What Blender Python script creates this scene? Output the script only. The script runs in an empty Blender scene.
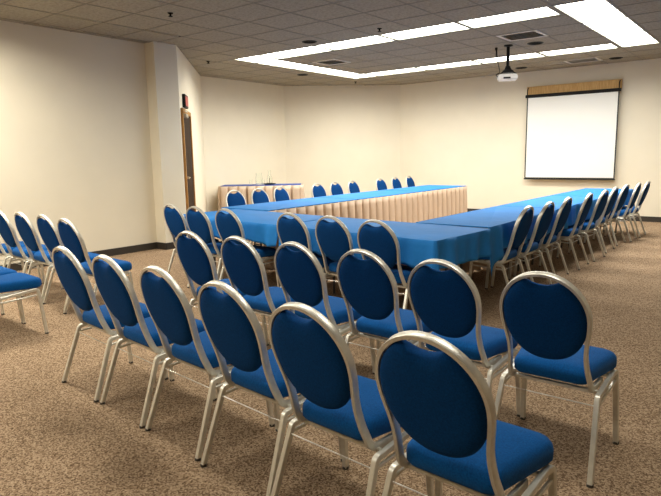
import bpy, bmesh, math, random
from mathutils import Vector, Matrix
random.seed(7)
S = bpy.context.scene
COL = S.collection
PI = math.pi
H = 3.12                      # ceiling height

# ------------------------------------------------------------------ camera
F_PX, YAW, PITCH, ROLL, CAM_Z = 579.7, 0.6674, 0.158, -0.018, 1.4057
def make_camera():
    fw = Vector((-math.sin(YAW)*math.cos(PITCH), math.cos(YAW)*math.cos(PITCH), -math.sin(PITCH)))
    r0 = Vector((math.cos(YAW), math.sin(YAW), 0)); u0 = r0.cross(fw)
    r = r0*math.cos(ROLL)+u0*math.sin(ROLL); u = -r0*math.sin(ROLL)+u0*math.cos(ROLL)
    cd = bpy.data.cameras.new('camera'); cd.sensor_width = 36; cd.lens = F_PX/661*36
    cd.clip_start = .05; cd.clip_end = 60
    c = bpy.data.objects.new('camera', cd); COL.objects.link(c)
    m = Matrix.Identity(4)
    for i in range(3):
        m[i][0] = r[i]; m[i][1] = u[i]; m[i][2] = -fw[i]
    m[0][3], m[1][3], m[2][3] = 0, 0, CAM_Z
    c.matrix_world = m; S.camera = c
make_camera()

# ------------------------------------------------------------------ world, exposure, light levels
w = bpy.data.worlds.new('world'); S.world = w; w.use_nodes = True
w.node_tree.nodes['Background'].inputs[0].default_value = (1, .93, .8, 1)
w.node_tree.nodes['Background'].inputs[1].default_value = 0.0
S.view_settings.view_transform = 'Standard'; S.view_settings.look = 'None'
S.view_settings.gamma = 1; S.view_settings.use_curve_mapping = False
S.view_settings.exposure = 0.0
S.cycles.use_denoising = True
S.cycles.max_bounces = 10; S.cycles.diffuse_bounces = 6
LAMP_W_PER_M2 = 51.0          # light given by one square metre of fluorescent panel
LENS_GLOW = 5.0               # brightness of the lit lens itself
LAMP_COL = (1.0, .96, .86)
NEAR_FACTOR = 1.0            # unseen fixtures added to brighten the near half of the room

# ------------------------------------------------------------------ materials
def nodes(name):
    m = bpy.data.materials.new(name); m.use_nodes = True
    nt = m.node_tree; return m, nt, nt.nodes['Principled BSDF']
def plain(name, col, rough=.5, metal=0, spec=.5, sheen=0, noise=None, bump=None):
    m, nt, b = nodes(name)
    b.inputs['Base Color'].default_value = (*col, 1); b.inputs['Roughness'].default_value = rough
    b.inputs['Metallic'].default_value = metal; b.inputs['Specular IOR Level'].default_value = spec
    b.inputs['Sheen Weight'].default_value = sheen
    tc = nt.nodes.new('ShaderNodeTexCoord')
    if noise:
        sc, amt = noise
        n = nt.nodes.new('ShaderNodeTexNoise'); n.inputs['Scale'].default_value = sc; n.inputs['Detail'].default_value = 4
        nt.links.new(tc.outputs['Object'], n.inputs['Vector'])
        r = nt.nodes.new('ShaderNodeValToRGB')
        r.color_ramp.elements[0].position = .3; r.color_ramp.elements[1].position = .7
        r.color_ramp.elements[0].color = (*[c*(1-amt) for c in col], 1)
        r.color_ramp.elements[1].color = (*[min(1, c*(1+amt)) for c in col], 1)
        nt.links.new(n.outputs['Fac'], r.inputs['Fac']); nt.links.new(r.outputs['Color'], b.inputs['Base Color'])
    if bump:
        sc, st, dist = bump
        n = nt.nodes.new('ShaderNodeTexNoise'); n.inputs['Scale'].default_value = sc; n.inputs['Detail'].default_value = 3
        nt.links.new(tc.outputs['Object'], n.inputs['Vector'])
        bp = nt.nodes.new('ShaderNodeBump'); bp.inputs['Strength'].default_value = st; bp.inputs['Distance'].default_value = dist
        nt.links.new(n.outputs['Fac'], bp.inputs['Height']); nt.links.new(bp.outputs['Normal'], b.inputs['Normal'])
    return m
def emit(name, col, s):
    m, nt, b = nodes(name)
    b.inputs['Base Color'].default_value = (.8, .8, .8, 1) if s > 1 else (.35, .08, .06, 1)
    b.inputs['Emission Color'].default_value = (*col, 1); b.inputs['Emission Strength'].default_value = s
    return m
def carpet_mat():
    m, nt, b = nodes('carpet'); b.inputs['Roughness'].default_value = .95; b.inputs['Specular IOR Level'].default_value = .1
    tc = nt.nodes.new('ShaderNodeTexCoord')
    def noise(sc, det, rough=.6):
        n = nt.nodes.new('ShaderNodeTexNoise'); n.inputs['Scale'].default_value = sc; n.inputs['Detail'].default_value = det
        n.inputs['Roughness'].default_value = rough
        nt.links.new(tc.outputs['Object'], n.inputs['Vector']); return n
    n1 = noise(80, 5, .85); n2 = noise(1.3, 3); n3 = noise(180, 3, .8)
    vo = nt.nodes.new('ShaderNodeTexVoronoi'); vo.inputs['Scale'].default_value = 150
    nt.links.new(tc.outputs['Object'], vo.inputs['Vector'])
    sp = nt.nodes.new('ShaderNodeSeparateColor'); nt.links.new(vo.outputs['Color'], sp.inputs[0])
    ad = nt.nodes.new('ShaderNodeMath'); ad.operation = 'MULTIPLY_ADD'; ad.inputs[1].default_value = .55
    nt.links.new(sp.outputs[0], ad.inputs[0])
    hf = nt.nodes.new('ShaderNodeMath'); hf.operation = 'MULTIPLY'; hf.inputs[1].default_value = .45
    nt.links.new(n1.outputs['Fac'], hf.inputs[0]); nt.links.new(hf.outputs[0], ad.inputs[2])
    r = nt.nodes.new('ShaderNodeValToRGB'); e = r.color_ramp.elements
    e[0].position = .22; e[0].color = (.11, .068, .038, 1)
    e[1].position = .80; e[1].color = (.58, .44, .30, 1)
    k = e.new(.45); k.color = (.30, .205, .128, 1)
    nt.links.new(ad.outputs[0], r.inputs['Fac'])
    mix = nt.nodes.new('ShaderNodeMixRGB'); mix.blend_type = 'MULTIPLY'; mix.inputs[0].default_value = .45
    r2 = nt.nodes.new('ShaderNodeValToRGB'); r2.color_ramp.elements[0].position = .3; r2.color_ramp.elements[1].position = .7
    r2.color_ramp.elements[0].color = (.72, .68, .64, 1); r2.color_ramp.elements[1].color = (1.05, 1.02, 1, 1)
    nt.links.new(n2.outputs['Fac'], r2.inputs['Fac'])
    nt.links.new(r.outputs['Color'], mix.inputs[1]); nt.links.new(r2.outputs['Color'], mix.inputs[2])
    nt.links.new(mix.outputs[0], b.inputs['Base Color'])
    bp = nt.nodes.new('ShaderNodeBump'); bp.inputs['Strength'].default_value = .7; bp.inputs['Distance'].default_value = .006
    nt.links.new(n3.outputs['Fac'], bp.inputs['Height']); nt.links.new(bp.outputs['Normal'], b.inputs['Normal'])
    return m
def tile_mat():
    m, nt, b = nodes('acoustic_tile'); b.inputs['Roughness'].default_value = .95; b.inputs['Specular IOR Level'].default_value = .1
    tc = nt.nodes.new('ShaderNodeTexCoord')
    n = nt.nodes.new('ShaderNodeTexNoise'); n.inputs['Scale'].default_value = 26; n.inputs['Detail'].default_value = 6; n.inputs['Roughness'].default_value = .75
    nt.links.new(tc.outputs['Object'], n.inputs['Vector'])
    r = nt.nodes.new('ShaderNodeValToRGB'); e = r.color_ramp.elements
    e[0].position = .36; e[0].color = (.27, .24, .19, 1); e[1].position = .58; e[1].color = (.385, .35, .275, 1)
    nt.links.new(n.outputs['Fac'], r.inputs['Fac']); nt.links.new(r.outputs['Color'], b.inputs['Base Color'])
    bp = nt.nodes.new('ShaderNodeBump'); bp.inputs['Strength'].default_value = .5; bp.inputs['Distance'].default_value = .01
    nt.links.new(n.outputs['Fac'], bp.inputs['Height']); nt.links.new(bp.outputs['Normal'], b.inputs['Normal'])
    return m
def wood_mat(name, c1, c2, sc=3, rough=.45):
    m, nt, b = nodes(name); b.inputs['Roughness'].default_value = rough; b.inputs['Specular IOR Level'].default_value = .2
    tc = nt.nodes.new('ShaderNodeTexCoord'); mp = nt.nodes.new('ShaderNodeMapping'); mp.inputs['Scale'].default_value = (sc*6, sc*6, sc*.5)
    n = nt.nodes.new('ShaderNodeTexNoise'); n.inputs['Scale'].default_value = 3; n.inputs['Detail'].default_value = 6; n.inputs['Distortion'].default_value = 1
    nt.links.new(tc.outputs['Object'], mp.inputs[0]); nt.links.new(mp.outputs[0], n.inputs['Vector'])
    r = nt.nodes.new('ShaderNodeValToRGB'); r.color_ramp.elements[0].position = .35; r.color_ramp.elements[1].position = .65
    r.color_ramp.elements[0].color = (*c1, 1); r.color_ramp.elements[1].color = (*c2, 1)
    nt.links.new(n.outputs['Fac'], r.inputs['Fac']); nt.links.new(r.outputs['Color'], b.inputs['Base Color'])
    return m
def glass_mat():
    m, nt, b = nodes('clear_glass'); b.inputs['Roughness'].default_value = .02
    b.inputs['Transmission Weight'].default_value = 1; b.inputs['IOR'].default_value = 1.2
    b.inputs['Base Color'].default_value = (.97, 1, .99, 1); return m
M = dict(
    carpet=carpet_mat(), tile=tile_mat(),
    grid=plain('ceiling_grid', (.215, .19, .15), .7),
    wall=plain('cream_wall', (.80, .74, .60), .8, spec=.2, noise=(2.2, .02), bump=(60, .12, .003)),
    base=plain('rubber_baseboard', (.035, .028, .022), .5),
    flange=plain('fixture_flange', (.55, .58, .48), .45),
    lens=emit('lit_lens', (1, .985, .93), LENS_GLOW),
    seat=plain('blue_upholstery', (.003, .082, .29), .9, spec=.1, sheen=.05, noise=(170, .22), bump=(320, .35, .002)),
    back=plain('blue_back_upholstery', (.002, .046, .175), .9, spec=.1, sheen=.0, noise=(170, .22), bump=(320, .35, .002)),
    metal=plain('champagne_metal', (.74, .72, .64), .36, metal=.55, noise=(40, .06)),
    wire=plain('bright_wire', (.75, .74, .70), .3, metal=.9),
    glide=plain('rubber_foot', (.05, .045, .04), .6),
    cloth=plain('blue_tablecloth', (.020, .20, .57), .65, spec=.15, sheen=.0, noise=(2.5, .07), bump=(9, .25, .02)),
    cloth2=plain('navy_tablecloth', (.02, .06, .28), .6, noise=(3, .08)),
    skirt=plain('beige_skirt', (.56, .43, .32), .5, spec=.3, noise=(4, .05)),
    tabletop=plain('table_laminate', (.30, .20, .12), .5, noise=(8, .1)),
    tleg=plain('table_leg_steel', (.10, .09, .08), .4, metal=.5),
    oak=wood_mat('oak_board', (.50, .29, .10), (.66, .42, .17)),
    doorwood=wood_mat('dark_door_wood', (.016, .008, .003), (.04, .019, .007), rough=.75),
    casing=wood_mat('casing_wood', (.33, .16, .04), (.50, .26, .075)),
    black=plain('black_plastic', (.010, .010, .010), .5, spec=.2),
    screen=plain('screen_fabric', (.86, .87, .84), .8, spec=.2),
    screenblack=plain('screen_border', (.015, .02, .02), .6),
    white=plain('white_plastic', (.75, .74, .72), .4),
    silver=plain('brushed_silver', (.7, .7, .66), .3, metal=.9),
    red=emit('lit_red_face', (.6, .07, .05), .3),
    vent=plain('vent_enamel', (.62, .59, .52), .5),
    dark=plain('vent_dark', (.006, .006, .005), .9, spec=.05),
    glass=glass_mat(),
)

# ------------------------------------------------------------------ helpers
def obj(name, bm, mat, parent=None, smooth=False):
    me = bpy.data.meshes.new(name)
    bmesh.ops.recalc_face_normals(bm, faces=bm.faces)
    if smooth:
        for f in bm.faces: f.smooth = True
    bm.to_mesh(me); bm.free()
    me.materials.append(mat)
    if smooth:
        try: me.set_sharp_from_angle(angle=math.radians(28 if mat.name.startswith('champagne') else 50))
        except Exception: pass
    o = bpy.data.objects.new(name, me); COL.objects.link(o); o.parent = parent
    return o
def box(bm, a, b, M4=None, bev=0):
    r = bmesh.ops.create_cube(bm, size=1)
    vs = r['verts']
    for v in vs:
        v.co = Vector([(a[i]+b[i])/2+v.co[i]*(b[i]-a[i]) for i in range(3)])
    if bev:
        es = list({e for v in vs for e in v.link_edges})
        rr = bmesh.ops.bevel(bm, geom=es, offset=bev, segments=2, affect='EDGES')
        vs = list({v for f in rr['faces'] for v in f.verts} | {v for v in vs if v.is_valid})
    if M4: bmesh.ops.transform(bm, matrix=M4, verts=vs)
def fillet(pts, r, seg=5):
    pts = [Vector(p) for p in pts]; out = [pts[0]]
    for i in range(1, len(pts)-1):
        p, a, b = pts[i], pts[i-1], pts[i+1]
        da, db = (a-p), (b-p); k = min(r, da.length*.48, db.length*.48)
        s, e = p+da.normalized()*k, p+db.normalized()*k
        for j in range(seg+1):
            t = j/seg; out.append((1-t)**2*s+2*t*(1-t)*p+t*t*e)
    out.append(pts[-1]); return out
def sweep(bm, path, a, b, nrm, closed=False, rnd=.35):
    """rounded rectangular tube: size a along nrm, b across."""
    path = [Vector(p) for p in path]; n = len(path); rings = []
    c = rnd
    prof = [(1, 1-c), (1-c, 1), (-1+c, 1), (-1, 1-c), (-1, -1+c), (-1+c, -1), (1-c, -1), (1, -1+c)]
    for i, p in enumerate(path):
        q0 = path[max(i-1, 0)]; q1 = path[min(i+1, n-1)]
        if closed: q0 = path[(i-1) % n]; q1 = path[(i+1) % n]
        t = (q1-q0).normalized()
        N = Vector(nrm(i, t)) if callable(nrm) else Vector(nrm)
        N = (N-t*N.dot(t)).normalized(); B = t.cross(N)
        rings.append([bm.verts.new(p+N*(x*a/2)+B*(y*b/2)) for x, y in prof])
    m = len(prof)
    for i in range(n if closed else n-1):
        A, Bq = rings[i], rings[(i+1) % n]
        for j in range(m): bm.faces.new((A[j], A[(j+1) % m], Bq[(j+1) % m], Bq[j]))
    if not closed:
        bm.faces.new(rings[0]); bm.faces.new(rings[-1][::-1])
def tube(bm, path, r, seg=8):
    path = [Vector(p) for p in path]; rings = []
    for i, p in enumerate(path):
        t = (path[min(i+1, len(path)-1)]-path[max(i-1, 0)]).normalized()
        N = t.orthogonal().normalized(); B = t.cross(N)
        if rings:
            N = (prevN-t*prevN.dot(t)).normalized(); B = t.cross(N)
        prevN = N
        rings.append([bm.verts.new(p+N*r*math.cos(2*PI*k/seg)+B*r*math.sin(2*PI*k/seg)) for k in range(seg)])
    for A, Bq in zip(rings, rings[1:]):
        for j in range(seg): bm.faces.new((A[j], A[(j+1) % seg], Bq[(j+1) % seg], Bq[j]))
    bm.faces.new(rings[0]); bm.faces.new(rings[-1][::-1])
def lathe(bm, prof, c=(0, 0, 0), seg=24, cap=True):
    rings = []
    for r, z in prof:
        rings.append([bm.verts.new((c[0]+r*math.cos(2*PI*k/seg), c[1]+r*math.sin(2*PI*k/seg), c[2]+z)) for k in range(seg)])
    for A, Bq in zip(rings, rings[1:]):
        for j in range(seg): bm.faces.new((A[j], A[(j+1) % seg], Bq[(j+1) % seg], Bq[j]))
    if cap:
        bm.faces.new(rings[0]); bm.faces.new(rings[-1][::-1])
def loft(bm, rings):
    vr = [[bm.verts.new(p) for p in r] for r in rings]; m = len(vr[0])
    for A, Bq in zip(vr, vr[1:]):
        for j in range(m): bm.faces.new((A[j], A[(j+1) % m], Bq[(j+1) % m], Bq[j]))
    bm.faces.new(vr[0]); bm.faces.new(vr[-1][::-1])
def tag(o, label, cat, group=None, kind=None):
    if label: o['label'] = label
    if cat: o['category'] = cat
    if group: o['group'] = group
    if kind: o['kind'] = kind
    return o
def thing(name, label, cat, loc=(0, 0, 0), rz=0, group=None):
    o = bpy.data.objects.new(name, None); COL.objects.link(o); o.empty_display_size = .1
    o.location = loc; o.rotation_euler = (0, 0, rz)
    return tag(o, label, cat, group)
def struct(name, bm, mat, parent=None, smooth=False):
    o = obj(name, bm, mat, parent, smooth)
    if parent is None: o['kind'] = 'structure'
    return o
def dup(root, loc, rz, label, group=None):
    r = root.copy(); COL.objects.link(r); r.location = loc; r.rotation_euler = (0, 0, rz); r['label'] = label
    if group: r['group'] = group
    for ch in list(root.children):
        c = ch.copy(); COL.objects.link(c); c.parent = r
        for g in ch.children:
            d = g.copy(); COL.objects.link(d); d.parent = c
    return r

# ------------------------------------------------------------------ room shell
XL, YB = -7.78, 12.87
OUT = [(-7.78, -4.2), (-7.78, 5.44), (-7.55, 5.44), (-7.55, 5.85), (-9.97, 8.31), (-9.97, 10.91), (-7.83, 12.87), (3.6, 12.87), (3.6, -4.2)]
NAMES = ['left', 'pilaster_side', 'pilaster', 'door_side', 'far_left', 'far_corner', 'back', 'right', 'front']
bm = bmesh.new(); box(bm, (-10.3, -4.5, -.06), (3.9, 13.2, 0)); struct('floor', bm, M['carpet'])
T = .12
for i, nm in enumerate(NAMES):
    p = Vector((*OUT[i], 0)); q = Vector((*OUT[(i+1) % len(OUT)], 0))
    d = (q-p).normalized(); n = Vector((-d.y, d.x, 0))   # outward (path runs clockwise)
    def quad(bm, off0, off1, z0, z1, ext0=0, ext1=0):
        a, b = p-d*ext0, q+d*ext1
        pts = [a+n*off0, b+n*off0, b+n*off1, a+n*off1]
        lo = [bm.verts.new((v.x, v.y, z0)) for v in pts]; hi = [bm.verts.new((v.x, v.y, z1)) for v in pts]
        bm.faces.new(lo); bm.faces.new(hi[::-1])
        for k in range(4): bm.faces.new((lo[k], lo[(k+1) % 4], hi[(k+1) % 4], hi[k]))
    bm = bmesh.new(); quad(bm, 0, T, 0, H+.2)
    if nm == 'pilaster_side':
        bm.free(); bm = bmesh.new(); pg = [(-7.90, 5.442), (-7.78, 5.44), (-7.55, 5.44), (-7.55, 5.85), (-7.60, 5.86), (-7.90, 5.86)]
        lo = [bm.verts.new((x, y, 0)) for x, y in pg]; hi = [bm.verts.new((x, y, H+.2)) for x, y in pg]
        bm.faces.new(lo); bm.faces.new(hi[::-1])
        for k in range(6): bm.faces.new((lo[k], lo[(k+1) % 6], hi[(k+1) % 6], hi[k]))
        struct('wall_pilaster', bm, M['wall'])
    elif nm == 'pilaster': bm.free()
    else: struct('wall_'+nm, bm, M['wall'])
    bm = bmesh.new(); quad(bm, -.012, 0, 0, .105)
    bo = struct('baseboard_'+nm, bm, M['base'])

# fluorescent ring: (x0,x1,y0,y1, factor) openings cut in the ceiling
g = .022
rects = []
for k in range(5):      # near strip and far strip, 4 ft fixtures
    x0 = -7.29+1.2192*k if k else -7.29
    if k < 4:
        rects.append((x0+g, x0+1.2192-g, 7.36, 7.88, 'near')); rects.append((x0+g, x0+1.2192-g, 10.54, 11.05, 'far'))
rects.append((-7.90, -7.29-g, 7.36, 7.88, 'near')); rects.append((-7.90, -7.29-g, 10.54, 11.05, 'far'))
rects.append((-7.90, -7.38, 7.90, 9.20, 'left')); rects.append((-7.90, -7.38, 9.22, 10.52, 'left'))
for k in range(3):
    rects.append((-2.375, -1.82, 7.36+1.23*k+g, 7.36+1.23*(k+1)-g, 'right'))
NV = len(rects)
for k in range(4):       # unseen fixtures added to brighten the chair rows and the left wall
    rects.append((-6.9+1.95*k, -6.9+1.95*k+1.2, 2.3, 2.76, 'behind'))
for k in range(3):  # rear row of panels, likewise added out of view
    rects.append((-6.8+1.95*k, -6.8+1.95*k+1.2, -1.0, -.54, 'behind'))
gaps = [(-6.995, -6.972, 3.70, 4.28), (-7.665, -7.640, 3.82, 4.40), (-6.995, -6.972, 4.90, 5.50)]
def ceiling():
    xs = sorted({-10.3, 3.9} | {v for r in rects+gaps for v in r[0:2]})
    ys = sorted({-4.5, 13.2} | {v for r in rects+gaps for v in r[2:4]})
    bm = bmesh.new(); V = {}
    def vt(x, y):
        if (x, y) not in V: V[(x, y)] = bm.verts.new((x, y, H))
        return V[(x, y)]
    for i in range(len(xs)-1):
        for j in range(len(ys)-1):
            cx, cy = (xs[i]+xs[i+1])/2, (ys[j]+ys[j+1])/2
            if any(r[0] < cx < r[1] and r[2] < cy < r[3] for r in rects+gaps): continue
            bm.faces.new((vt(xs[i], ys[j]), vt(xs[i], ys[j+1]), vt(xs[i+1], ys[j+1]), vt(xs[i+1], ys[j])))
    me = bpy.data.meshes.new('ceiling'); bm.to_mesh(me); bm.free(); me.materials.append(M['tile'])
    o = bpy.data.objects.new('ceiling', me); COL.objects.link(o); o['kind'] = 'structure'
    return o
ceiling()
def grid():
    bm = bmesh.new(); hw = .009; t = .004
    xl = [-9.7, -9.0, -8.33, -7.65, -6.98, -6.3, -5.62, -4.9, -4.24, -3.63, -3.02, -2.39, -1.80, -1.19, -.58, .03, .64, 1.25, 1.86, 2.47, 3.08]
    yl = [7.345-.61*k for k in range(1, 19)]+[7.345, 7.95, 8.58, 9.20, 9.81, 10.43, 11.05, 11.66, 12.27]
    def free(x, y):
        return not any(r[0]-.005 < x < r[1]+.005 and r[2]-.005 < y < r[3]+.005 for r in rects+gaps)
    def runs(vals, lo, hi, test):
        cuts = sorted({lo, hi} | {v for v in vals if lo < v < hi}); out = []
        for a, b in zip(cuts, cuts[1:]):
            if b-a > .004 and test((a+b)/2):
                if out and abs(out[-1][1]-a) < 1e-6: out[-1][1] = b
                else: out.append([a, b])
        return out
    for x in xl:
        for a, b in runs([v for r in rects+gaps for v in (r[2]-.006, r[3]+.006)], -4.2, YB, lambda y: free(x, y)):
            box(bm, (x-hw, a, H-t), (x+hw, b, H-.0005))
    for y in yl:
        for a, b in runs([v for r in rects+gaps for v in (r[0]-.006, r[1]+.006)], -9.9, 3.6, lambda x: free(x, y)):
            box(bm, (a, y-hw, H-t), (b, y+hw, H-.0005))
    struct('trim_1', bm, M['grid'])
grid()

# ------------------------------------------------------------------ lit fixtures
FLABEL = {'near': 'lit fluorescent panel in the ceiling strip nearest the camera, ',
          'far': 'lit fluorescent panel in the far ceiling strip, ',
          'left': 'lit fluorescent panel in the left short ceiling strip, ',
          'right': 'wide lit fluorescent panel at right end of the ceiling lights, ',
          'behind': 'added unseen fluorescent panel over the near half of room, '}
ORD = ['first from the left corner', 'second from the left corner', 'third from the left corner', 'fourth from the left corner', 'fifth from the left corner']
ORD7 = ['rear row left', 'chair rows leftmost', 'rear row middle', 'chair rows second', 'rear row right', 'chair rows third', 'chair rows rightmost']
cnt = {}
order = sorted(range(len(rects)), key=lambda i: (rects[i][4], rects[i][2] if rects[i][4] in ('left', 'right') else rects[i][0]))
for i in order:
    x0, x1, y0, y1, kd = rects[i]
    cnt[kd] = cnt.get(kd, 0)+1; n = cnt[kd]
    if kd in ('near', 'far'): lab = FLABEL[kd]+ORD[n-1].replace(' corner', '')
    elif kd == 'left': lab = FLABEL[kd]+['closer to the camera', 'closer to the far wall'][n-1]
    elif kd == 'right': lab = FLABEL[kd]+['nearest the camera', 'middle one', 'farthest, nearest the screen'][n-1]
    else: lab = FLABEL[kd]+ORD7[n-1]
    cx, cy = (x0+x1)/2, (y0+y1)/2
    grp = 'lit fluorescent ceiling panels' if kd != 'behind' else 'unseen fluorescent panels added over the near half of the room'
    t = thing('ceiling_light', lab, 'ceiling light', (cx, cy, H), 0, grp)
    a, b = (x1-x0)/2, (y1-y0)/2
    bm = bmesh.new(); d = .045; e = .004
    box(bm, (-a, -b, 0), (a, -b+e, d)); box(bm, (-a, b-e, 0), (a, b, d)); box(bm, (-a, -b+e, 0), (-a+e, b-e, d)); box(bm, (a-e, -b+e, 0), (a, b-e, d))
    fw_ = .012
    for (p0, p1) in (((-a, -b, -.004), (a, -b+fw_, 0)), ((-a, b-fw_, -.004), (a, b, 0)), ((-a, -b+fw_, -.004), (-a+fw_, b-fw_, 0)), ((a-fw_, -b+fw_, -.004), (a, b-fw_, 0))):
        box(bm, p0, p1)
    obj('housing', bm, M['flange'], t)
    bm = bmesh.new(); box(bm, (-a+e, -b+e, .012), (a-e, b-e, .018)); obj('lens', bm, M['lens'], t)
    L = bpy.data.lights.new('panel_light', 'AREA'); L.shape = 'RECTANGLE'; L.size = 2*a-.03; L.size_y = 2*b-.03
    L.energy = LAMP_W_PER_M2*4*a*b*((3.3 if x0 < -5.5 else .70)*NEAR_FACTOR if kd == 'behind' else 1); L.color = (1, .93, .78) if kd == 'behind' else LAMP_COL; L.spread = math.radians(165)  # added panels are warmer, and stronger at left to lift the left wall
    lo = bpy.data.objects.new('panel_light', L); COL.objects.link(lo); lo.parent = t; lo.location = (0, 0, .008)
    lo.visible_camera = True

# ------------------------------------------------------------------ door, in the angled wall just past the pilaster
DM = Matrix.Translation((-7.55, 5.85, 0)) @ Matrix.Rotation(math.atan2(8.31-5.85, -9.97+7.55), 4, 'Z')   # local +x along the wall, local -y into the room?
def door():
    # local frame: x along the wall from the pilaster, y towards the wall body (+/-), z up
    root = bpy.data.objects.new('door_1', None); COL.objects.link(root); root['kind'] = 'structure'
    root.matrix_world = DM
    s = -1 if (DM.to_3x3() @ Vector((0, 1, 0))).dot(Vector((1, 1, 0))) < 0 else 1   # s*y points into the room
    def B(bm, x0, x1, d0, d1, z0, z1, bev=0):
        ya, yb = sorted((s*d0, s*d1)); box(bm, (x0, ya, z0), (x1, yb, z1), bev=bev)
    bm = bmesh.new()
    B(bm, .07, .14, 0, .035, 0, 2.19, .004); B(bm, 1.10, 1.18, 0, .03, 0, 2.19, .004); B(bm, .14, 1.10, 0, .03, 2.12, 2.19, .004)
    obj('door_frame', bm, M['casing'], root)
    bm = bmesh.new(); B(bm, .145, 1.095, .001, .014, .01, 2.115); lf = obj('door_leaf', bm, M['doorwood'], root)
    bm = bmesh.new(); B(bm, .19, .225, .014, .06, 1.07, 1.11, .004); B(bm, .19, .33, .05, .066, 1.08, 1.10, .004)
    obj('door_handle', bm, M['silver'], lf)
    bm = bmesh.new(); B(bm, .17, .42, .014, .075, 2.05, 2.11, .005); B(bm, .08, .36, .06, .075, 2.13, 2.15)
    obj('door_closer', bm, M['silver'], lf)
    return s
ds = door()
t = thing('exit_sign', 'small red sign in black housing on the wall above the door', 'sign')
t.matrix_world = DM
def EB(bm, x0, x1, d0, d1, z0, z1, bev=0):
    ya, yb = sorted((ds*d0, ds*d1)); box(bm, (x0, ya, z0), (x1, yb, z1), bev=bev)
bm = bmesh.new(); EB(bm, .33, .70, 0.001, .05, 2.22, 2.43, .006); obj('housing', bm, M['black'], t)
bm = bmesh.new(); EB(bm, .36, .67, .0505, .054, 2.25, 2.40); obj('red_face', bm, M['red'], t)

# ------------------------------------------------------------------ projection screen on the back wall
t = thing('projection_screen', 'white pull-down projection screen hanging on the cream back wall', 'projection screen', (-3.66, YB, 0))
bm = bmesh.new(); box(bm, (-.94, -.075, 2.60), (.94, -.05, 2.79), bev=.004); box(bm, (-.92, -.05, 2.64), (-.86, -.002, 2.76)); box(bm, (.86, -.05, 2.64), (.92, -.002, 2.76))
bd = obj('wood_board', bm, M['oak'], t)
for s in (-1, 1):
    bm = bmesh.new(); sweep(bm, fillet([(s*.905, -.078, 2.77), (s*.905, -.13, 2.73), (s*.905, -.13, 2.60)], .03), .02, .008, (1, 0, 0)); obj('hook', bm, M['black'], bd)
bm = bmesh.new()
tube(bm, [(-.94, -.125, 2.585), (.94, -.125, 2.585)], .034, 14); obj('roller_case', bm, M['black'], t, True)
bm = bmesh.new(); box(bm, (-.89, -.122, .86), (.89, -.119, 2.56)); fb = obj('screen_fabric', bm, M['screen'], t)
bm = bmesh.new()
box(bm, (-.915, -.1225, .83), (-.89, -.1185, 2.56)); box(bm, (.89, -.1225, .83), (.915, -.1185, 2.56)); box(bm, (-.89, -.1225, .835), (.89, -.1185, .86))
obj('black_border', bm, M['screenblack'], t)
bm = bmesh.new(); tube(bm, [(-.925, -.1205, .825), (.925, -.1205, .825)], .011, 8)
bb = obj('bottom_bar', bm, M['black'], t, True)
bm = bmesh.new(); sweep(bm, [(.03+.05*math.cos(a), -.1205, .805+.018*math.sin(a)) for a in [PI*k/8 for k in range(9, 16)]], .008, .008, (0, 1, 0)); obj('pull_handle', bm, M['silver'], bb)

# ------------------------------------------------------------------ projector on its ceiling pole
t = thing('ceiling_projector', 'white projector hanging from the ceiling on a black pole', 'projector', (-3.745, 9.50, H), .45)
bm = bmesh.new(); lathe(bm, [(.07, 0), (.07, -.015), (.03, -.03)], seg=20); obj('ceiling_plate', bm, M['black'], t, True)
bm = bmesh.new(); tube(bm, [(0, 0, -.02), (0, 0, -.36)], .026, 14); obj('pole', bm, M['black'], t, True)
bm = bmesh.new()
loft(bm, [[(x*a, y*a, z) for x, y in ((1, 1), (-1, 1), (-1, -1), (1, -1))] for a, z in ((.035, -.33), (.05, -.38), (.085, -.41), (.09, -.435))])
for sx in (-1, 1):
    for sy in (-1, 1): tube(bm, [(sx*.07, sy*.07, -.42), (sx*.13, sy*.10, -.465)], .011, 8)
obj('mount_bracket', bm, M['black'], t)
bm = bmesh.new(); box(bm, (-.155, -.13, -.555), (.155, .13, -.46), bev=.022)
bod = obj('body', bm, M['white'], t, True)
bm = bmesh.new(); box(bm, (-.07, -.134, -.535), (.04, -.129, -.51)); obj('port_panel', bm, M['black'], bod)
bm = bmesh.new()
R90 = Matrix.Translation((.08, .13, -.507)) @ Matrix.Rotation(-PI/2, 4, 'X')
lathe(bm, [(.034, -.01), (.034, .02), (.026, .022), (.024, .01)], seg=20); bmesh.ops.transform(bm, matrix=R90, verts=bm.verts); obj('lens', bm, M['black'], bod, True)
bm = bmesh.new(); tube(bm, fillet([(-.17, .16, 0), (-.16, .14, -.2), (-.11, .05, -.42), (-.19, -.02, -.46), (-.15, -.05, -.50)], .1, 6), .006, 6); obj('cable', bm, M['black'], t, True)
t = thing('ceiling_sensor', 'thin black rod hanging from the ceiling left of the projector', 'sensor', (-3.98, 9.58, H))
bm = bmesh.new(); lathe(bm, [(.022, 0), (.022, -.03), (.008, -.05), (.007, -.16)], seg=14); obj('rod', bm, M['black'], t, True)

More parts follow.
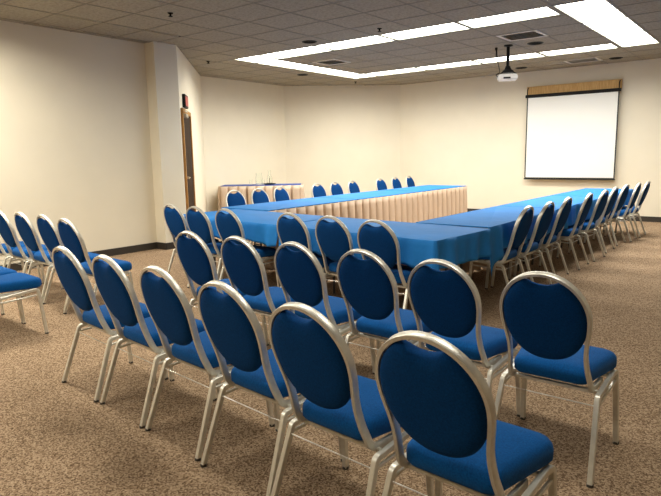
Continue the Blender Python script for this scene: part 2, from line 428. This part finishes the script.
# ------------------------------------------------------------------ ceiling vents, downlights, sprinklers
def vent(x, y, hx, hy, label):
    t = thing('ceiling_vent', label, 'ceiling vent', (x, y, H), 0, 'air vents in the ceiling')
    bm = bmesh.new(); f = .05
    for p0, p1 in (((-hx, -hy, -.012), (hx, -hy+f, -.001)), ((-hx, hy-f, -.012), (hx, hy, -.001)), ((-hx, -hy+f, -.012), (-hx+f, hy-f, -.001)), ((hx-f, -hy+f, -.012), (hx, hy-f, -.001))):
        box(bm, p0, p1)
    obj('frame', bm, M['vent'], t)
    bm = bmesh.new(); box(bm, (-hx+f, -hy+f, -.003), (hx-f, hy-f, -.0005)); obj('backing', bm, M['dark'], t)
    n = 5
    for k in range(n):
        yy = -hy+f+(k+.5)*(2*hy-2*f)/n
        bm = bmesh.new(); box(bm, (-hx+f, -.012, -.001), (hx-f, .012, .001), Matrix.Translation((0, yy, -.012)) @ Matrix.Rotation(.6, 4, 'X')); obj('slat', bm, M['vent'], t)
vent(-3.28, 8.86, .30, .28, 'square white air vent in the ceiling just beyond the projector pole')
vent(-6.83, 8.80, .26, .26, 'small square air vent in the ceiling at left inside light rectangle')
vent(-3.27, 12.05, .30, .22, 'flat air vent in the ceiling above the projection screen')
def downlight(x, y, r, label):
    t = thing('recessed_downlight', label, 'ceiling light', (x, y, H), 0, 'unlit black round downlights')
    bm = bmesh.new(); lathe(bm, [(r, -.001), (r, -.008), (r*.86, -.012), (r*.80, -.004)], seg=28, cap=False); obj('trim_ring', bm, M['black'], t, True)
    bm = bmesh.new(); lathe(bm, [(r*.84, -.0015), (r*.84, -.005)], seg=28); obj('baffle', bm, M['dark'], t)
downlight(-5.89, 7.05, .115, 'black round downlight beside the near light strip, towards the left corner')
downlight(-3.35, 9.62, .125, 'black round downlight to the right of the projector pole')
downlight(-4.50, 12.15, .12, 'small black round downlight above the wall left of the screen')
downlight(-2.73, 12.22, .12, 'black round downlight above the right end of the screen')
downlight(-8.32, 9.71, .12, 'black round downlight left of the lights near the far left corner')
def sprinkler(x, y, label):
    t = thing('fire_sprinkler', label, 'sprinkler', (x, y, H), 0, 'small dark sprinkler heads')
    bm = bmesh.new(); lathe(bm, [(.035, -.001), (.03, -.008), (.012, -.012), (.011, -.035)], seg=14); obj('body', bm, M['dark'], t, True)
    bm = bmesh.new(); lathe(bm, [(.026, -.038), (.026, -.042)], seg=14); obj('deflector', bm, M['dark'], t)
sprinkler(-5.96, 4.56, 'small dark sprinkler head in the ceiling above and right of pilaster')
sprinkler(-4.59, 7.00, 'small dark sprinkler head beside the middle of the near light strip')
sprinkler(-8.22, 11.5, 'small dark sprinkler head near the far wall, beyond the light rectangle')
sprinkler(-8.37, 7.17, 'small dark sprinkler head above the wall by the door')

# ------------------------------------------------------------------ tables, cloths, skirts
TZ = .742
def folding_table(name, cx, cy, hx, hy, rz, label, group=None, TZ=TZ):
    t = thing(name, label, 'table', (cx, cy, 0), rz, group)
    bm = bmesh.new(); box(bm, (-hx, -hy, TZ-.025), (hx, hy, TZ), bev=.004); obj('tabletop', bm, M['tabletop'], t)
    lx = hx > hy
    lo_ = -.05 if hx < .4 else 0
    for s in (-1, 1):
        for q in (-1, 1):
            bm = bmesh.new()
            x, y = (s*(hx-.22), q*.09) if lx else (s*.055+lo_, q*(hy-.22))
            tube(bm, [(x, y, TZ-.03), (x, y, .0)], .014, 10); obj('leg', bm, M['tleg'], t, True)
    for s in (-1, 1):
        bm = bmesh.new()
        if lx: tube(bm, [(s*(hx-.22), -.09, .25), (s*(hx-.22), .09, .25)], .010, 8)
        else: tube(bm, [(lo_-.055, s*(hy-.22), .25), (lo_+.055, s*(hy-.22), .25)], .010, 8)
        obj('crossbar', bm, M['tleg'], t, True)
    return t
def hsh(x, y): return math.sin(x*12.9898+y*78.233)*43758.5453 % 1
def cloth(cx, cy, hx, hy, rz, drops, label, group=None, mat='cloth', lower=None, seed=0, thick=0, name='tablecloth', TZ=TZ):
    """drops = (front -y, right +x, back +y, left -x) overhang of each side; lower(side, s)-> extra drop; s in 0..1 along the side"""
    rnd = random.Random(seed)
    bm = bmesh.new(); e = .006
    X, Y = hx+e, hy+e; z = TZ+.006+thick; rc = .02
    # perimeter samples, counter-clockwise from front-left
    per = []
    def side(i, a, b, nrm, L):
        n = max(8, int(L/.03))
        for k in range(n): per.append((i, k/n, (a[0]+(b[0]-a[0])*k/n, a[1]+(b[1]-a[1])*k/n), nrm))
    c = [(-X, -Y), (X, -Y), (X, Y), (-X, Y)]
    nr = [(0, -1), (1, 0), (0, 1), (-1, 0)]
    for i in range(4):
        a, b = c[i], c[(i+1) % 4]
        dx, dy = b[0]-a[0], b[1]-a[1]; L = math.hypot(dx, dy); ux, uy = dx/L, dy/L
        a2 = (a[0]+ux*rc, a[1]+uy*rc); b2 = (b[0]-ux*rc, b[1]-uy*rc)
        side(i, a2, b2, nr[i], L)
        nx = nr[(i+1) % 4]
        for k in range(7):    # rounded corner
            th = k/7; ax, ay = nr[i][0]*math.cos(th*PI/2)+nx[0]*math.sin(th*PI/2), nr[i][1]*math.cos(th*PI/2)+nx[1]*math.sin(th*PI/2)
            cc = (b2[0]-nr[i][0]*rc, b2[1]-nr[i][1]*rc)
            per.append((('c', i), th, (cc[0]+ax*rc, cc[1]+ay*rc), (ax, ay)))
    ROWS = 9; cols = []
    ph = [rnd.uniform(0, 6.28) for _ in range(4)]
    arc = 0; prev = per[0][2]
    for (i, s, p, nv) in per:
        arc += math.hypot(p[0]-prev[0], p[1]-prev[1]); prev = p
        if isinstance(i, tuple):
            d0, d1 = drops[i[1]], drops[(i[1]+1) % 4]
            dr = d0*(1-s)+d1*s+(min(d0, d1)*.42*math.sin(PI*s)); flare = .5 if min(d0, d1) > .1 else .1; amp = 0
            if lower: dr += (lower(i[1], 1.0)*(1-s)+lower((i[1]+1) % 4, 0.0)*s)
        else:
            dr = drops[i]
            L = 2*(X if i % 2 == 0 else Y); ds_, de_ = s*L, (1-s)*L
            # corner excess hangs lower near a corner shared by two hanging sides
            for dd, nb in ((ds_, (i-1) % 4), (de_, (i+1) % 4)):
                if min(dr, drops[nb]) > .1: dr += min(drops[i], drops[nb])*0.42*0*math.exp(-dd/.06)
            if lower: dr += lower(i, s)
            flare = .12; amp = 1 if drops[i] > .1 else 0
        wv = amp*(.016*math.sin(arc*19+ph[0])+.014*math.sin(arc*31+ph[1])+.008*math.sin(arc*9+ph[2]))
        col = []
        for r in range(ROWS+1):
            f = r/ROWS
            zz = z-dr*f
            off = .004+flare*.06*f*(dr/.25)+wv*f**.8+(.004 if r else 0)
            if r == 0 or dr < .05: off = 0
            col.append(bm.verts.new((p[0]+nv[0]*off, p[1]+nv[1]*off, zz-(.003 if r == 0 else 0)+.0)))
        cols.append(col)
    n = len(cols)
    for a in range(n):
        A, Bc = cols[a], cols[(a+1) % n]
        for r in range(ROWS): bm.faces.new((A[r], Bc[r], Bc[r+1], A[r+1]))
    # top: inner ring then fill
    ins = []
    for (i, s, p, nv) in per:
        ins.append(bm.verts.new((p[0]-nv[0]*.012, p[1]-nv[1]*.012, z)))
    for a in range(n): bm.faces.new((cols[a][0], ins[a], ins[(a+1) % n], cols[(a+1) % n][0]))
    bm.faces.new(ins)
    o = obj(name, bm, M[mat], None, True)
    mod = o.modifiers.new('thickness', 'SOLIDIFY'); mod.thickness = .002; mod.offset = -1
    o.location = (cx, cy, 0); o.rotation_euler = (0, 0, rz)
    return tag(o, label, 'tablecloth', group)
def skirt(p, q, label, z1=TZ-.004, z0=.02, pitch=.19, group='pleated beige table skirts', inset=.0, name='table_skirt', pts=None):
    """box-pleated curtain from p to q (or along pts); its face is on the right-hand side of the direction"""
    pts = [Vector((*v, 0)) for v in (pts or [p, q])]
    bm = bmesh.new(); prof = []
    for a, b in zip(pts, pts[1:]):
        d = (b-a); L = d.length; d = d/L; n = Vector((d.y, -d.x, 0)); k = max(1, round(L/pitch)); w_ = L/k
        for j in range(k):
            wd = 1+.25*(hsh(j, L)-.5)
            for (u, off) in ((0, -.085), (.06, -.060), (.14, .004), (.28, .018), (.50, .024*wd), (.72, .018), (.86, .004), (.94, -.060)):
                prof.append((a+d*((j+u)*w_), n, off))
        prof.append((b, n, -.03))
    ZN = 8; cols = []
    for c_, n, off in prof:
        col = []
        for r in range(ZN+1):
            f = r/ZN; zz = z1+(z0-z1)*f
            k = .45+.55*min(1, f*4)
            sw = .006*math.sin(c_.x*9+c_.y*7+f*3)*f
            v = c_+n*(off*k+sw+.036+.018*f)
            col.append(bm.verts.new((v.x, v.y, zz)))
        cols.append(col)
    for A, Bc in zip(cols, cols[1:]):
        for r in range(ZN): bm.faces.new((A[r], Bc[r], Bc[r+1], A[r+1]))
    o = obj(name, bm, M['skirt'], None, True)
    mod = o.modifiers.new('thickness', 'SOLIDIFY'); mod.thickness = .002
    tag(o, label, 'table skirt', group)
    return o

GT = 'tables of the U-shaped arrangement'
GC = 'blue tablecloths on the U-shaped tables'
# near row: two tables, direction slightly turned
RA = -math.atan(.082)
ux = Vector((math.cos(RA), math.sin(RA), 0)); uy = Vector((-ux.y, ux.x, 0))
C0 = Vector((-2.075, 3.95, 0))         # front right corner
DEP = .88
for k, (lab, cl) in enumerate((('folding table under blue cloth at right end of the near table row', 'blue tablecloth over near table row, right half with the right front corner'),
                               ('folding table under blue cloth at left end of the near table row', 'blue tablecloth over the near table row, left half beside the three left chairs'))):
    c = C0-ux*(.90+1.80*k)+uy*(DEP/2)
    folding_table('folding_table', c.x, c.y, .885, DEP/2-.005, RA, lab, GT)
    def lowr(i, s, k=k):
        if i == 0 and k == 0: return .27*math.exp(-s*1.8/.13)+.01*math.sin(s*22)
        if i == 0 and k == 1: return .02*math.sin(s*15)
        return 0
    cloth(c.x, c.y, .885, DEP/2, RA, ((.225, .235, .012, .012) if k == 0 else (.20, .012, .012, .22)), cl, GC, lower=lowr, seed=3+k)
# right leg of the U
RX0, RX1 = -2.835, -2.075
ys = [4.935, 6.975, 9.015, 11.055]
pos = ['nearest', 'middle', 'farthest']
for k in range(3):
    cy, hy = (ys[k]+ys[k+1])/2, (ys[k+1]-ys[k])/2-.010
    folding_table('folding_table', (RX0+RX1)/2, cy, .372, hy-.012, 0, 'folding table under blue cloth in the right-hand table run, %s of three' % pos[k], GT)
    lw = (lambda i, s: (.22*math.exp(-s*2.06/.12) if i == 1 else 0)+(.012*math.sin(s*20) if i == 1 else 0)) if k == 0 else (lambda i, s: .05*math.exp(-s*2/.1) if i == 1 else 0)
    cl = cloth((RX0+RX1)/2, cy, .378, hy-.007, 0, (.012, .24, .25 if k == 2 else .012, .012), 'blue tablecloth on the right-hand table run, %s of three' % pos[k], GC, lower=lw, seed=11+k)
# left leg of the U
RL = .019
for k in range(3):
    L0, L1 = 5.19+1.98*k, 5.19+1.98*(k+1)
    cy = (L0+L1)/2; cx = -5.505-.0205*(cy-5.1)
    folding_table('folding_table', cx, cy, .43, .972, RL, 'folding table under blue cloth in the left-hand table run, %s of three' % pos[k], GT)
    cloth(cx, cy, .433, .974, RL, ((.20 if k == 0 else .012), .012, (.2 if k == 2 else .012), .22), 'blue tablecloth on the left-hand table run, %s of three' % pos[k], GC, seed=21+k)
# skirts on the inner side of the U
skirt((-5.068, 5.13), (-5.19, 11.10), 'pleated beige skirt on the inner side of the left-hand tables')
skirt((RX0, 11.03), (RX0, 4.92), 'pleated beige skirt on the inner side of the right-hand tables')
bl = C0-ux*3.58+uy*DEP
br = C0-ux*.82+uy*DEP
skirt((br.x, br.y), (bl.x+.62, bl.y-.05), 'pleated beige skirt on the inner side of the near table row')

# ------------------------------------------------------------------ side table across the far left corner
ang = math.radians(38); SZ = .80; LQ = Vector((-9.54, 8.34, 0)); sd = Vector((math.cos(ang), math.sin(ang), 0)); sn = Vector((-sd.y, sd.x, 0))
SL, SD = 1.70, .56
c = LQ+sd*SL/2+sn*SD/2
folding_table('side_table', c.x, c.y, SL/2, SD/2, ang, 'skirted side table standing across the far left corner', TZ=SZ)
o = cloth(c.x, c.y, SL/2, SD/2, ang, (.012,)*4, 'thin navy cloth on the skirted side table in the far corner', mat='cloth2', seed=5, TZ=SZ)
f0 = LQ-sd*.012-sn*.012
skirt(None, None, 'pleated beige skirt around the side table in the far corner', pts=[(f0+sn*SD)[:2], f0[:2], (f0+sd*(SL+.024))[:2], (f0+sd*(SL+.024)+sn*SD)[:2]], pitch=.19, z1=SZ-.004)
def on_side(a, b): v = LQ+sd*a+sn*b; return (v.x, v.y, SZ+.0075)
t = thing('serving_tray', 'small dark tray on the side table under the glassware', 'tray', on_side(1.03, .25), ang)
bm = bmesh.new(); lathe(bm, [(.001, .0), (.11, 0), (.13, .02), (.125, .022), (.105, .008), (.001, .008)], seg=28, cap=False); obj('dish', bm, M['black'], t, True)
bm = bmesh.new(); lathe(bm, [(.131, .018), (.134, .022), (.131, .026), (.126, .022), (.131, .018)], seg=28, cap=False); obj('rim', bm, M['black'], t, True)
p = on_side(1.03, .25)
t = thing('glass_carafe', 'tall clear glass carafe standing on the dark tray', 'carafe', (p[0], p[1], p[2]+.009))
bm = bmesh.new(); lathe(bm, [(.001, 0), (.055, 0), (.06, .02), (.058, .12), (.03, .2), (.026, .27), (.034, .30), (.031, .30), (.023, .27), (.027, .2), (.054, .12), (.056, .02), (.05, .006), (.001, .006)], seg=24, cap=False); obj('bottle', bm, M['glass'], t, True)
bm = bmesh.new(); tube(bm, [(0, 0, .008), (0, 0, .16)], .007, 8); obj('dark_stem', bm, M['tleg'], t, True)
t = thing('glass_pitcher', 'clear glass pitcher on the side table left of the carafe', 'pitcher', on_side(.80, .28), ang+2.6)
bm = bmesh.new(); lathe(bm, [(.001, 0), (.07, 0), (.078, .03), (.075, .16), (.06, .22), (.068, .26), (.064, .26), (.056, .22), (.071, .16), (.073, .03), (.066, .008), (.001, .008)], seg=24, cap=False); obj('jug', bm, M['glass'], t, True)
bm = bmesh.new(); tube(bm, fillet([(.068, 0, .22), (.13, 0, .22), (.13, 0, .08), (.074, 0, .07)], .04, 5), .007, 8); obj('handle', bm, M['glass'], t, True)
for a, b, lb in ((.62, .25, 'upturned clear drinking glass on the side table, leftmost glass'), (.90, .12, 'clear drinking glass on the side table between pitcher and carafe')):
    t = thing('drinking_glass', lb, 'glass', on_side(a, b), 0, 'drinking glasses on the side table')
    bm = bmesh.new(); lathe(bm, [(.001, 0), (.026, 0), (.034, .12), (.032, .12), (.024, .008), (.001, .008)], seg=20, cap=False); obj('tumbler', bm, M['glass'], t, True)

# ------------------------------------------------------------------ banquet chair
LEAN = .31
def yb(z): return -.138-(z-.45)*LEAN
Nl = Vector((0, 1, LEAN)).normalized()
def hoop_hw(z):
    # half width of the back hoop at height z
    zc, a, b = .710, .187, .190
    if z >= zc: return a*math.sqrt(max(0, 1-((z-zc)/b)**2))
    t = (zc-z)/(zc-.42)
    return a-.021*math.sin(min(1, t/.62)*PI/2)**2+(.010*((t-.62)/.38)**2 if t > .62 else 0)
def hoop_path():
    pts = []
    zs = [.46+(.710-.46)*k/12 for k in range(13)]
    left = [(-hoop_hw(z), yb(z), z) for z in zs]
    arch = []
    for k in range(1, 28):
        th = PI-PI*k/28; z = .710+.190*math.sin(th); arch.append((.187*math.cos(th), yb(z), z))
    right = [(-x, y, z) for x, y, z in reversed(left)]
    mid = left+arch+right
    fb = fillet([(-.180, .06, .366), (-.179, -.105, .366), (-.1755, yb(.46), .46)], .075, 8)[:-1]
    fe = [(-p[0], p[1], p[2]) for p in reversed(fb)]
    return [Vector(p) for p in fb]+[Vector(p) for p in mid]+[Vector(p) for p in fe], len(fb)
def pad_outline(n=72):
    out = []
    g_ = .0092
    zc = .710; bz = .212; a = .187-g_
    for k in range(n):
        th = 2*PI*k/n; c_, s_ = math.cos(th), math.sin(th)
        if s_ >= 0:
            u = a*c_; z = zc+(.190-g_)*s_
        else:
            e_ = 2/2.2; u = a*abs(c_)**e_*(1 if c_ > 0 else -1); z = zc-bz*abs(s_)**e_
        # handle notch at the top
        if s_ > 0:
            q = abs(u)/.092
            if q < 1: z = min(z, zc+.190-g_-.042+.036*(q**2.2)) if q < .8 else min(z, z-(1-q)/.2*.006)
        out.append((u, z))
    return out
def make_chair():
    t = thing('banquet_chair', 'x', 'chair')
    # seat cushion
    bm = bmesh.new(); rings = []
    def seat_ring(ins, z):
        pts = []; n = 12
        yf, yr, wf, wr, rf, rr = .245-ins, -.128+ins, .218-ins, .172-ins, .065-ins*.3, .05-ins*.3
        for (cx, cy, r, a0) in ((wf-rf, yf-rf, rf, 0), (-(wf-rf), yf-rf, rf, 90), (-(wr-rr), yr+rr, rr, 180), (wr-rr, yr+rr, rr, 270)):
            for j in range(n+1):
                a = math.radians(a0+90*j/n); pts.append((cx+r*math.cos(a), cy+r*math.sin(a)+(.008 if a0 < 180 else 0)*0, z))
        return pts
    for ins, z in ((.03, .386), (.010, .390), (.001, .402), (0, .430), (.003, .446), (.011, .459), (.026, .467), (.06, .4725), (.11, .475), (.15, .4755)):
        rings.append(seat_ring(ins, z))
    loft(bm, rings); obj('seat', bm, M['seat'], t, True)
    # back pad
    bm = bmesh.new(); ol = pad_outline(); rings = []
    cu, cz = 0, .70
    for sc, off in ((.35, -.032), (.70, -.030), (.88, -.026), (.965, -.018), (.995, -.008), (1.0, 0), (.995, .009), (.96, .019), (.87, .026), (.7, .030), (.35, .033)):
        rings.append([Vector((u*sc+cu*(1-sc), yb(z*sc+cz*(1-sc)), z*sc+cz*(1-sc)))+Nl*off for u, z in ol])
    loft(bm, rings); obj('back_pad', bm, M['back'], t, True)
    # hoop
    bm = bmesh.new(); path, nb = hoop_path(); N = len(path)
    def nf(i, tt):
        if i < nb+11: return tt.cross(Vector((1, 0, 0)))
        if i >= N-nb-11: return Vector((1, 0, 0)).cross(tt)
        return Nl
    sweep(bm, path, .030, .0155, nf, rnd=.2); obj('back_frame', bm, M['metal'], t, True)
    # under-seat rails, braces, legs
    for s in (-1, 1):
        xr, xf, xb = s*.210, s*.228, s*.227
        bm = bmesh.new(); sweep(bm, [(xr, -.085, .352), (xr, .150, .376)], .022, .022, (1, 0, 0), rnd=.2); obj('side_rail', bm, M['metal'], t, True)
        bm = bmesh.new(); sweep(bm, [(s*.213, -.128, .315), (s*.216, .188, .332)], .013, .013, (1, 0, 0)); obj('side_brace', bm, M['metal'], t, True)
        bm = bmesh.new(); sweep(bm, fillet([(xr, .150, .376), (xr+s*.004, .190, .376), (xf, .222, .008)], .045, 6), .023, .023, (1, 0, 0), rnd=.2); lg = obj('leg', bm, M['metal'], t, True)
        bm = bmesh.new(); lathe(bm, [(.0145, 0), (.0145, .012)], (xf, .222, 0), 12); obj('foot_glide', bm, M['glide'], lg, True)
        bm = bmesh.new(); sweep(bm, fillet([(xr, -.085, .352), (xr, -.118, .350), (xb, -.240, .008)], .035, 6), .023, .023, (1, 0, 0), rnd=.2); lg = obj('leg', bm, M['metal'], t, True)
        bm = bmesh.new(); lathe(bm, [(.0145, 0), (.0145, .012)], (xb, -.240, 0), 12); obj('foot_glide', bm, M['glide'], lg, True)
    for y in (-.075, .12):
        bm = bmesh.new(); sweep(bm, [(-.203, y, .358+.016*(y > 0)), (.203, y, .358+.016*(y > 0))], .018, .018, (0, 1, 0)); obj('cross_bar', bm, M['metal'], t, True)
    bm = bmesh.new(); tube(bm, [(-.205, -.135, .316), (.205, -.135, .316)], .0026, 8); obj('wire_stretcher', bm, M['wire'], t, True)
    return t
first = make_chair(); used = [False]
def chair(x, y, rz, label, group):
    if not used[0]:
        used[0] = True; first.location = (x, y, 0); first.rotation_euler = (0, 0, rz); first['label'] = label; first['group'] = group
        return first
    return dup(first, (x, y, 0), rz, label, group)
D = math.radians
# nearest row (row with its back to us, closest)
G1 = 'chairs of the nearest row'
for x, y, a, lb in (
    (-3.30, 1.935, -5, 'blue banquet chair at the left end of the nearest row, beside the aisle'),
    (-2.79, 1.90, -5, 'blue banquet chair, second from left in the nearest row'),
    (-2.285, 1.86, -5, 'blue banquet chair, third from left in the nearest row'),
    (-1.768, 1.800, -5, 'blue banquet chair, fourth from left in the nearest row'),
    (-1.262, 1.715, -4, 'blue banquet chair, fifth from left in the nearest row, beside the largest chair'),
    (-.760, 1.665, -3, 'blue banquet chair closest to the camera, right end of nearest row, bottom centre')):
    chair(x, y, D(a), lb, G1)
G2 = 'chairs of the second row'
for x, y, a, lb in (
    (-3.23, 2.79, -3, 'blue banquet chair at the left end of the second row'),
    (-2.735, 2.78, -3, 'blue banquet chair, second from left in the second row'),
    (-2.247, 2.78, -3, 'blue banquet chair, third from left in the second row'),
    (-1.757, 2.77, -2, 'blue banquet chair, fourth from left in the second row'),
    (-1.270, 2.72, -2, 'blue banquet chair, fifth from left in the second row'),
    (-.780, 2.69, 0, 'blue banquet chair at right end of second row, with open carpet beside it')):
    chair(x, y, D(a), lb, G2)
G3 = 'chairs at the near side of the table row'
for x, y, a, lb in (
    (-5.38, 4.05, -4, 'leftmost blue chair before the near table, in front of the pilaster'),
    (-4.85, 3.95, -3, 'blue chair before the near table, second from the left, below the door'),
    (-4.355, 3.93, -3, 'blue chair before the near table, third from left, before the left cloth'),
    (-3.47, 3.90, -4, 'blue chair before the near table, right after the gap with the cloth fold'),
    (-2.985, 3.87, -4, 'blue chair before the near table, second from its right end'),
    (-2.490, 3.80, -3, 'blue chair before the near table, last one at its right end')):
    chair(x, y+.26-.0, D(a), lb, G3) if False else chair(x, y+.20, D(a), lb, G3)
G4 = 'chairs of the left block across the aisle'
for x, y, lb in (
    (-4.94, 2.80, 'blue chair beside the aisle in the left block, back row by the left wall'),
    (-5.48, 2.87, 'blue chair, second from the aisle, left block near the left wall'),
    (-5.97, 2.88, 'blue chair, third from the aisle, left block near the left wall'),
    (-6.46, 2.88, 'blue chair, fourth from the aisle, left block, cut by the left edge'),
    (-6.95, 2.88, 'blue chair, fifth from the aisle, left block, mostly outside the frame')):
    chair(x, y, D(-3), lb, G4)
for x, y, lb in (
    (-4.94, 1.96, 'blue chair at lower left edge, only its seat and front legs in view'),
    (-5.43, 1.99, 'blue chair at left edge, only a seat corner showing past the aisle-side seat')):
    chair(x, y, D(-3), lb, 'chairs at the lower left edge')
G5 = 'chairs along the outer side of the right-hand tables'
R9 = ['nearest chair', 'second chair', 'third chair', 'fourth chair', 'fifth chair', 'sixth chair', 'seventh chair', 'eighth chair', 'farthest chair']
for k, (x, y, a) in enumerate(((-1.87, 5.42, 90), (-1.85, 5.98, 89), (-1.86, 6.64, 91), (-1.83, 7.40, 92), (-1.81, 8.08, 88), (-1.85, 8.82, 90), (-1.86, 9.57, 88), (-1.79, 10.09, 91), (-1.76, 10.65, 90))):
    chair(x-.295, y, D(a), 'blue banquet %s in the line along the right side of the tables' % R9[k], G5)
G6 = 'chairs behind the left-hand tables'
for k, (x, y, lb) in enumerate((
    (-6.55, 5.93, 'blue chair behind left-hand tables, leftmost of three before the side table'),
    (-6.50, 6.42, 'blue chair behind left-hand tables, middle of three before the side table'),
    (-6.52, 6.95, 'blue chair behind left-hand tables, right of the three before the side table'),
    (-6.62, 8.05, 'blue chair against the far wall, leftmost of the six behind the table'),
    (-6.64, 8.62, 'blue chair against the far wall, second from left of the six'),
    (-6.66, 9.22, 'blue chair against the far wall, third from left of the six'),
    (-6.72, 10.30, 'blue chair against the far wall, fourth from left of the six'),
    (-6.74, 10.95, 'blue chair against the far wall, fifth from left of the six'),
    (-6.76, 11.60, 'blue chair against the far wall, rightmost of the six behind the table'))):
    chair(x+.08, y+.21, D(-90+(k % 3-1)*2), lb, G6)
